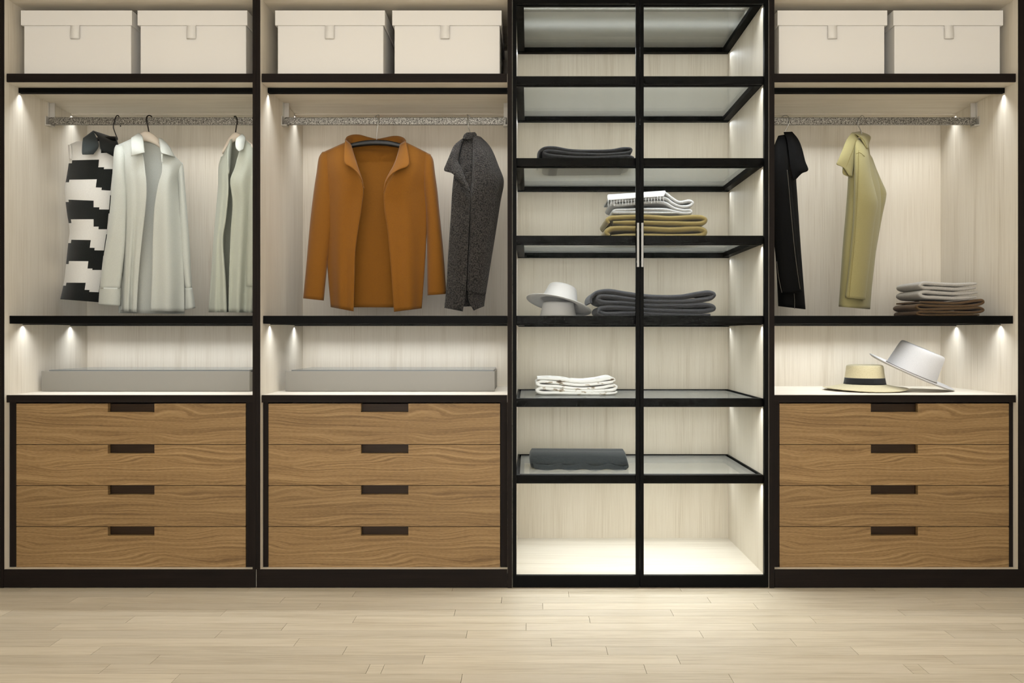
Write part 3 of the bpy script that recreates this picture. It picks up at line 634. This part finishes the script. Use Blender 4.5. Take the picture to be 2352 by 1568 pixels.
MB().add(*panel([(214, 300.5, .32, 262, 316, .335, -.02), (222, 311, .297, 268, 322, .315, .004), (228, 322, .278, 272, 335, .295, .014), (230, 338, .262, 266, 352, .280, .014), (232, 344, .260, 262, 360, .276, .010)], 18, 22)).build('collar', C_SB, T, smooth=True, solid=0.003)
MB().add(*tube([(157, 332, .335, 166, 334, .34, .028), (158, 345, .335, 167, 346, .34, .032), (159.5, 366, .335, 168, 367, .34, .03)], 20, 12)).build('armhole_facing', C_SW, T, smooth=True, solid=0.002)

# --- charcoal boucle jacket seen from the side
hanger('hanger with thin silver hook inside the charcoal jacket', [(1082, 321, 0)] + hook_over(1080, 304, 1076, 291, 1073.5, 1079),
       [(1074, 332, .25, 0.007), (1079, 324, .27, 0.008), (1082, 321, .285, 0.008), (1086, 324, .30, 0.008), (1092, 332, .32, 0.007)], M_STEEL, M_BHANG)
J = thing('jacket', 'charcoal textured wool jacket hanging sideways beside the camel jacket', 'jacket', P(1072, 710, 0.28))
m = MB()
m.add(*tube([(1066, 316, .27, 1104, 318, .30, .04), (1052, 350, .26, 1120, 345, .32, .07), (1044, 403, .25, 1130, 395, .33, .10), (1037, 485, .25, 1128, 485, .33, .11), (1031, 573, .25, 1122, 573, .33, .11), (1025, 670, .25, 1115, 670, .33, .10), (1022, 706, .25, 1111, 702, .33, .10)], 40, 44, lambda u, v: .01 * v * math.sin(2 * math.pi * 3 * u)))
m.add(*panel([(1043, 400, .18, 1080, 443, .17, .01), (1039, 440, .165, 1080, 460, .150, .014), (1036.5, 485, .155, 1078, 500, .140, .014), (1031, 573, .15, 1074.5, 573, .135, .014), (1025, 670, .15, 1069.5, 668, .135, .012), (1021, 707, .15, 1063, 715, .135, .010)], 18, 40))
m.add(*panel([(1072, 640, .152, 1113, 640, .19, .01), (1075, 668, .150, 1112, 668, .19, .01), (1076, 690, .150, 1112, 690, .19, .01), (1088, 713, .148, 1111.5, 703, .19, .01)], 14, 14))
m.build('body', C_CHAR, J, smooth=True, solid=0.004)
MB().add(*tube([(1084, 309, .255, 1104, 315, .30, .012), (1087, 320, .235, 1122, 333, .30, .03), (1087, 345, .21, 1133, 352, .28, .045), (1086, 378, .19, 1144, 380, .265, .055), (1085, 412, .178, 1155.5, 410, .25, .06), (1083, 430, .174, 1156, 425, .246, .06), (1081, 456, .17, 1150, 456, .24, .056), (1078, 544, .168, 1137, 538, .225, .05), (1075, 610, .166, 1125, 612, .215, .045), (1071.5, 667, .164, 1115, 675, .205, .038)], 34, 56, lambda u, v: .004 * math.sin(14 * u))).build('sleeve', C_CHAR, J, smooth=True, solid=0.004)
MB().add(*panel([(1058, 322, .21, 1070, 312, .25, .004), (1043, 335, .175, 1060, 330, .215, .01), (1032, 359, .14, 1054, 350, .19, .012), (1024, 378, .122, 1051, 370, .17, .012), (1020, 391, .115, 1058, 384, .158, .010), (1040, 399, .122, 1066, 404, .150, .006), (1060, 422, .130, 1076, 428, .145, .003), (1078, 441, .136, 1081, 444, .14, 0)], 16, 34)).build('lapel', C_CHAR, J, smooth=True, solid=0.005)
MB().add(*tube([(1064, 320, .215, 1090, 319, .26, .02), (1066, 311, .225, 1094, 310, .272, .022), (1073, 305, .235, 1090, 304, .272, .016)], 24, 12)).build('collar', C_CHAR, J, smooth=True, solid=0.005)
MB().add(*panel([(1062, 318, .24, 1089, 316, .262, -.01), (1056, 345, .215, 1088, 345, .235, -.02), (1054, 370, .2, 1087, 375, .22, -.03), (1062, 400, .19, 1086, 405, .21, -.03), (1076, 445, .18, 1084, 440, .2, -.02)], 12, 24)).build('lining', cloth('dark_lining', (24, 24, 26), (36, 36, 38), 400, 0.2), J, smooth=True, solid=0.003)

# --- black jacket beside the glass cabinet
hanger('hanger with round silver hook inside the black jacket', [(1804, 318, 0), (1802, 305, 0), (1808, 292, -.007), (1813, 280, RF), (1811, 268.5, -.008), (1804, 265, .002), (1797, 268, .010), (1796, 276, .016)],
       [(1796, 332, .25, 0.007), (1801, 322, .27, 0.008), (1804, 318, .285, 0.008), (1809, 322, .30, 0.008), (1815, 332, .32, 0.007)], M_STEEL, M_BHANG)
J = thing('jacket', 'black jacket hanging sideways next to the glass cabinet', 'jacket', P(1806, 710, 0.28))
MB().add(*tube([(1788, 312, .27, 1822, 306, .30, .03), (1776, 345, .26, 1834, 345, .32, .07), (1772, 400, .255, 1828, 400, .33, .10), (1774, 455, .255, 1831, 455, .33, .105), (1780, 560, .255, 1838, 560, .33, .105), (1785, 635, .255, 1844, 640, .33, .10), (1788, 703, .255, 1849.5, 710, .33, .10)], 36, 44, lambda u, v: .008 * v * math.sin(2 * math.pi * 3 * u))).build('body', C_BLACK, J, smooth=True, solid=0.003)
sl = MB().add(*tube([(1789, 314, .24, 1804, 312, .26, .012), (1781, 335, .215, 1808, 335, .24, .035), (1774, 365, .195, 1812, 365, .22, .05), (1771, 410, .18, 1816, 410, .21, .055), (1773, 480, .175, 1822, 480, .205, .052), (1780, 570, .172, 1831, 570, .2, .047), (1789, 640, .17, 1839, 640, .198, .043), (1794, 673, .17, 1842.5, 671, .197, .04)], 32, 48)).build('sleeve', C_BLACK, J, smooth=True, solid=0.003)
MB().add(*panel([(1800, 304, .265, 1819, 303, .285, .004), (1806, 316, .225, 1832, 319, .26, .012), (1810, 340, .195, 1841, 340, .235, .016), (1813, 365, .175, 1849, 371, .215, .014), (1816, 388, .168, 1855.5, 391, .20, .012), (1820, 404, .166, 1842, 397, .19, .006), (1823, 414, .166, 1828, 411, .178, 0)], 18, 32)).build('lapel', C_BLACK, J, smooth=True, solid=0.004)
m = MB()
m.add(*seam([P(1808, 390, .138), P(1812, 430, .130), P(1818, 500, .127), P(1826, 580, .124), P(1834, 640, .126), P(1838, 664, .13)]))
m.add(*seam([P(1784, 600, .134), P(1789, 640, .132), P(1796, 672, .135)]))
m.add(*seam([P(1824, 674, .17), P(1825, 690, .17), P(1825, 709, .17)]))
m.build('seam', C_SEAM, J, smooth=True)

# --- khaki coat
hanger('hanger with thin hook inside the khaki coat', [(1979, 328, 0), (1979, 305, 0), (1975, 295, -.006), (1970.5, 286, -.012), (1972, 277, RF - .001), (1977, 267.5, -.006), (1981, 265.5, .004), (1985, 270, .012), (1986, 278, .016)],
       [(1974, 340, .26, 0.006), (1977, 332, .275, 0.007), (1979, 328, .285, 0.007), (1982, 332, .295, 0.007), (1985, 340, .31, 0.006)], M_STEEL, M_BHANG)
J = thing('coat', 'khaki green coat hanging sideways in the right unit', 'coat', P(1980, 712, 0.28))
MB().add(*tube([(1962, 322, .26, 1994, 322, .30, .03), (1955, 360, .25, 1999, 360, .32, .07), (1949.5, 402, .24, 2012, 395, .33, .10), (1945, 465, .235, 2024, 450, .34, .11), (1936, 570, .235, 2012, 570, .34, .11), (1930, 660, .235, 2002, 660, .34, .105), (1927, 704, .235, 1998, 710, .34, .10)], 36, 48, lambda u, v: .007 * v * math.sin(2 * math.pi * 3 * u))).build('body', C_OLIVE, J, smooth=True, solid=0.003)
MB().add(*tube([(1996, 352, .33, 2003, 362, .35, .015), (1998, 385, .335, 2012, 387, .36, .035), (2003, 415, .34, 2024, 415, .365, .045), (2008, 440, .34, 2035, 441, .37, .048), (2008, 452, .34, 2034.5, 454, .37, .048), (2003, 490, .34, 2027, 490, .37, .045), (1997, 530, .34, 2019.5, 530, .365, .042), (1992, 615, .34, 2005.5, 615, .36, .036), (1990, 672, .34, 2000, 672, .355, .03)], 28, 50)).build('sleeve', C_OLIVE, J, smooth=True, solid=0.003)
s1 = MB().add(*tube([(1967, 318, .25, 1986, 319, .275, .012), (1964, 330, .215, 1991, 338, .25, .03), (1963, 360, .185, 1995, 360, .23, .045), (1963, 398, .168, 1999.5, 398, .215, .055), (1962, 440, .16, 2010, 440, .208, .06), (1961.5, 466, .158, 2015.5, 466, .206, .06), (1959.5, 510, .156, 2008, 512, .204, .056), (1953, 585, .155, 1999, 585, .202, .05), (1946, 650, .155, 1991, 650, .2, .044), (1942, 683, .155, 1987, 688.5, .2, .04)], 34, 54)).build('sleeve', C_OLIVE, J, smooth=True, solid=0.003)
MB().add(*panel([(1956, 305, .24, 1974, 311, .262, .003), (1945, 320, .205, 1970, 320, .235, .008), (1934, 346, .165, 1966, 345, .205, .012), (1925, 368, .140, 1963, 370, .185, .012), (1922, 377, .134, 1961, 384, .176, .010), (1937, 385, .140, 1958, 395, .170, .006), (1950, 403, .150, 1956, 405, .160, 0)], 18, 34)).build('lapel', C_OLIVE, J, smooth=True, solid=0.004)
MB().add(*panel([(1936, 384, .152, 1962, 388, .19, .004), (1936.5, 399, .155, 1960, 400, .185, .004), (1949, 405, .160, 1958, 408, .18, .002)], 10, 10)).build('lapel', C_OLIVE, J, smooth=True, solid=0.003)
MB().add(*panel([(1957, 305, .250, 1976, 302.5, .33, -.01), (1972, 312, .228, 1998.5, 313.5, .31, .012), (1982, 326, .215, 1996, 327, .28, .012), (1990, 340, .215, 1993.5, 341, .25, .004)], 18, 20)).build('collar', C_OLIVE, J, smooth=True, solid=0.004)
m = MB()
m.add(*seam([P(1972, 345, .160), P(1971, 400, .126), P(1968, 470, .112), P(1962, 560, .112), P(1956, 620, .114), P(1950, 683, .122)]))
m.add(*seam([P(1966, 353, .150), P(1974, 350.5, .152), P(1986, 359, .172)]))
m.add(*seam([P(1963, 310, .23), P(1970, 316, .228), P(1974, 315, .225), P(1984, 322, .205), P(1992, 341, .21)]))
m.add(*seam([P(1967, 322, .218), P(1957, 350, .170), P(1943, 384, .144)]))
m.build('seam', C_OSEAM, J, smooth=True)

# ------------------------------------------------------------------ folded things
def folded(name, label, cat, paths, th, y0, y1, mt, group=None, n=110, wob=0.0):
    m = MB()
    for p in (paths if isinstance(paths[0], list) else [paths]): m.add(*ribbon(p, th, y0, y1, n, wob=wob))
    return tag(m.build(name, mt, None, smooth=True), label, cat, group)
folded('folded_blanket', 'thick dark grey blanket folded in layers beside the white hats', 'blanket',
       [(1357.5, 695), (1358, 683.5), (1368, 673), (1396, 668), (1438, 674), (1494, 681), (1564, 681), (1606, 674), (1630, 671.5), (1641, 676), (1634, 684), (1608, 688.5), (1578, 691.5), (1494, 691), (1438, 685), (1400, 680), (1378, 680.5), (1373, 686), (1382, 692.5), (1438, 695.5), (1494, 701), (1578, 701), (1618, 699.5), (1637, 703), (1641, 708), (1628, 713), (1550, 713.5), (1494, 711), (1438, 706.5), (1396, 705.5), (1379, 709), (1377, 715), (1388, 719.5), (1452, 719), (1500, 721), (1560, 722.5), (1632, 723)], 10.6, 0.10, 0.40, C_DKNIT, n=240)
folded('folded_sweater', 'dark grey folded sweater alone on the upper glass shelf', 'sweater',
       [(1235, 362), (1237.5, 349), (1248, 340), (1272, 338), (1307, 344), (1359, 346), (1405, 344.5), (1434, 340), (1450, 342), (1449, 347), (1405, 353), (1348, 353), (1307, 350.5), (1273, 346), (1254, 346), (1249, 350), (1257, 354), (1307, 359.5), (1359, 361), (1416, 359), (1444, 358), (1455, 362.5), (1447, 366.5), (1400, 367.5), (1300, 366.5), (1256, 365.5), (1250, 368.5), (1258, 372), (1300, 372.2), (1440, 372.2)], 6.6, 0.11, 0.36, C_DKNIT, n=220)
# olive trousers, two folded pairs
folded('folded_trousers', 'olive folded trousers lying under the fringed throw', 'trousers', [(1400, 512), (1396, 505), (1402, 500), (1420, 498.5), (1480, 497), (1540, 500), (1612, 498.5), (1621, 504), (1617, 510), (1540, 511.5), (1480, 510.5), (1408, 510)], 11, 0.10, 0.38, C_OTROU, 'folded olive trousers', n=130)
folded('folded_trousers', 'olive folded trousers at the bottom of the stack on glass', 'trousers', [(1400, 540), (1394, 533), (1402, 525.5), (1480, 524), (1540, 526.5), (1610, 525), (1620, 531), (1616, 538), (1600, 541), (1540, 542), (1480, 541), (1404, 542)], 13.0, 0.10, 0.38, C_OTROU, 'folded olive trousers', n=130)
# fringed throw
T = thing('folded_throw', 'pale grey fringed throw folded on top of the olive trousers', 'throw', P(1495, 489, 0.24))
MB().add(*ribbon([(1400, 452), (1424, 450.5), (1456, 447.5), (1490, 444.5), (1513, 442), (1530, 444), (1543, 454), (1560, 464), (1584, 461), (1591, 464.5), (1586, 471.5), (1563, 473.5), (1545, 466), (1530, 455.5), (1510, 453.5), (1460, 458), (1412, 462), (1406, 466), (1414, 470), (1460, 466.5), (1512, 463.5), (1530, 466.5), (1548, 477), (1570, 482.5), (1586, 483), (1588, 487), (1570, 489), (1530, 481), (1500, 480), (1450, 481), (1412, 483), (1409, 486), (1450, 487.5), (1584, 488)], 7.4, 0.11, 0.36, 220)).build('layers', C_THROW, T, smooth=True)
MB().add(*panel([(1397, 447.5, .135, 1527, 438.5, .135, 0), (1395.5, 449, .112, 1528.5, 440, .112, 0), (1395, 454, .102, 1527, 445, .102, .002), (1396, 460, .100, 1525, 451, .100, .002)], 40, 14, lambda u, v: .0015 * math.sin(30 * u))).build('front_edge', C_THROWW, T, smooth=True, solid=0.004)
m = MB()
for k in range(20):
    a = 1397 + k * 6.65; t = (a - 1397) / 130; y0 = 459 - 9 * t
    m.add(*wire([P(a, y0 - 2, .0995), P(a + random.uniform(-.5, .5), y0 + 7, .098), P(a + random.uniform(-1, 1), y0 + 15 + random.uniform(-2, 1), .099)], 0.0012, seg=5, res=3))
fr = m.build('fringe', C_THROWW, T, smooth=True); fr['kind'] = 'stuff'
# stained white cloth
folded('folded_cloth', 'white folded cloth with dark stains on a lower glass shelf', 'cloth',
       [[(1234, 870), (1270, 870), (1330, 877), (1370, 874.5), (1404, 869), (1411, 873), (1404, 877), (1370, 881.5), (1330, 884), (1280, 879), (1240, 876.5), (1233, 880), (1240, 885), (1280, 887.5), (1330, 893), (1380, 890.5), (1409, 885.5), (1416, 889), (1411, 894), (1380, 897.5), (1330, 899), (1280, 895), (1240, 892), (1233, 897), (1240, 901), (1280, 902), (1330, 903), (1413, 902), (1418, 899)]], 7.4, 0.27, 0.46, C_STAIN, n=200)
# slate towel rolled on the lowest glass shelf
zg = Z(1091, YS) - 0.004
yz = [(0.41, zg + .006), (0.25, zg + .0062), (0.208, zg + .009), (0.190, zg + .026), (0.197, zg + .052), (0.225, zg + .068), (0.28, zg + .073), (0.345, zg + .069), (0.374, zg + .05), (0.36, zg + .028), (0.29, zg + .0215), (0.23, zg + .024), (0.217, zg + .04), (0.25, zg + .054), (0.33, zg + .05), (0.33, zg + .040), (0.25, zg + .037)]
tw = MB(); v, f = ribbon(yz, 0.013, X(1219, .2), X(1444, .2), 170, px=False, axis='x')
xm = (X(1219, .2) + X(1444, .2)) / 2; xh = xm - X(1219, .2)
def squash(x, y, z):
    t = min(1.0, abs(x - xm) / xh); q = max(0.0, (t - 0.88) / 0.12)
    hz = (z - zg) / .08
    z2 = z - .022 * q * q * hz + .004 * math.sin(x * 19 + 1) * max(0, hz) - (.006 * math.exp(-((x - xm + .01) / .07) ** 2)) * max(0, hz)
    return (x + .006 * math.sin(31 * z + 5 * y) * t, y + .006 * q * q * (1 if y < .28 else -1) + .0035 * math.sin(x * 23 + z * 30), z2)
v = [squash(*p) for p in v]
tw.add(v, f)
v, f = panel([(1224, 1066, .190, 1440, 1066, .190, 0), (1226, 1074, .186, 1441, 1074, .186, 0), (1229, 1079, .184, 1438, 1079, .184, .002)], 40, 8, lambda u, v: .003 * math.sin(21 * u + 2 * v))
fl = MB().add([(x, y, z + .004 * math.sin(x * 60)) for x, y, z in v], f)
T = tag(tw.build('rolled_towel', C_DTOW, None, smooth=True), 'slate grey towel rolled up on the lowest glass shelf', 'towel')
fl.build('loose_flap', C_DTOW, T, smooth=True, solid=0.006)
# towels in the right unit
y0 = 0.12
folded('folded_towel', 'light grey folded towel on top of the right stack', 'towel', [(2244, 651), (2200, 653.5), (2150, 651.5), (2122, 650), (2115, 655), (2122, 659.5), (2150, 661), (2200, 663.5), (2242, 660.5)], 8.2, y0, 0.33, C_GTOW, 'towels on the black shelf', n=110)
folded('folded_towel', 'light grey folded towel between grey and brown towels', 'towel', [(2246, 671), (2200, 674), (2150, 671.5), (2122, 670), (2114, 675), (2122, 680.5), (2150, 682.5), (2200, 684.5), (2243, 681.5)], 8.6, y0, 0.33, C_GTOW, 'towels on the black shelf', n=120)
folded('folded_towel', 'dark brown folded towel under the light grey towels', 'towel', [(2112, 693), (2140, 694), (2200, 696), (2245, 690), (2258, 689.5), (2260, 694), (2250, 699), (2200, 703), (2140, 702), (2112, 700.5), (2106, 704.5), (2112, 709), (2160, 709.5), (2220, 708), (2252, 706.5), (2260, 711.5), (2252, 716), (2200, 717), (2130, 716.5), (2111, 717), (2108, 720), (2114, 722.6), (2250, 722.8)], 6.4, y0, 0.33, C_BTOW, 'towels on the black shelf', n=200)

# ------------------------------------------------------------------ hats
def hat(label, loc, prof, mt, sx=1.0, sy=1.0, rot=(0, 0, 0), wave=0.0, band=None, bandmat=None, line=None, group=None):
    h = thing('hat', label, 'hat', loc, group); h.rotation_euler = rot
    def lathe(pr, n=64):
        C = spline(pr, 60) if len(pr) > 4 else np.array(pr); v = []
        rmax = max(p[0] for p in prof)
        for r, z in C:
            for k in range(n):
                a = 2 * math.pi * k / n; w = wave * (max(0, r / rmax - 0.5) * 2) ** 2 * math.cos(2 * a)
                v.append((r * math.cos(a) * sx, r * math.sin(a) * sy, z + w))
        return v, grid_faces(len(C), n, True), C
    def mk(nm, pr, mm, solid, cap=False):
        v, f, C = lathe(pr); n = 64
        if cap: f.append(tuple(range(n)))
        me = bpy.data.meshes.new(nm); me.from_pydata(v, [], f); me.materials.append(mm); me.polygons.foreach_set('use_smooth', [True] * len(f)); me.update()
        o = bpy.data.objects.new(nm, me); COL.objects.link(o); o.parent = h
        md = o.modifiers.new('thickness', 'SOLIDIFY'); md.thickness = solid; md.offset = 0
        return o
    cut = next(i for i, p in enumerate(prof) if len(p) > 2)
    mk('crown', [p[:2] for p in prof[:cut + 1]], mt, 0.003, True)
    mk('brim', [p[:2] for p in prof[cut:]], mt, 0.003)
    if band: mk('hat_band', band, bandmat, 0.002)
    return h
# straw hat
hat('straw hat with black band on the right counter', (X(1986, .30), .30, CT_T + 0.0055),
    [(0.012, .108), (.045, .109), (.068, .1085), (.075, .105), (.077, .098), (.081, .065), (.087, .028), (.0885, .022, 1), (.098, .019), (.125, .013), (.155, .006), (.178, .003)], C_STRAW, wave=0.004,
    band=[(.0835, .052), (.0848, .045), (.087, .032), (.0888, .023)], bandmat=C_BAND, group='hats on the right counter')
# white hat leaning on the straw hat
hw = hat('white hat leaning tilted against the straw hat', (X(2090, .30), .30, Z(859, .30)),
    [(0.012, .126), (.05, .127), (.086, .1275), (.095, .125), (.099, .118), (.106, .065), (.113, .012), (.115, .008, 1), (.124, .006), (.15, .004), (.178, .006), (.194, .012)], C_WHAT, sy=0.85, rot=(math.radians(11), math.radians(22.5), 0), wave=0.002,
    band=[(.1150, .0135), (.1158, .0118), (.1168, .0100)], bandmat=mat('grey_cord', (120, 114, 108), 0.8), group='hats on the right counter')
gz = Z(725, YS) - 0.004
hat('white hat lying flat underneath another on the glass shelf', (X(1282, .25), .25, gz + 0.002),
    [(0.012, .068), (.04, .069), (.06, .068), (.067, .064), (.070, .05), (.076, .02), (.079, .008, 1), (.09, .005), (.115, .003), (.15, .002)], C_WHAT, sy=0.9, group='white hats on the glass shelf')
hat('white hat tilted on top of another hat on the glass shelf', (X(1284, .24), .24, gz + 0.062),
    [(0.012, .086), (.035, .0865), (.053, .084), (.061, .078), (.067, .06), (.077, .025), (.081, .010, 1), (.092, .006), (.12, .002), (.148, -.004)], C_WHAT, sy=0.9, rot=(math.radians(-13), math.radians(13.5), 0), wave=0.0, group='white hats on the glass shelf')
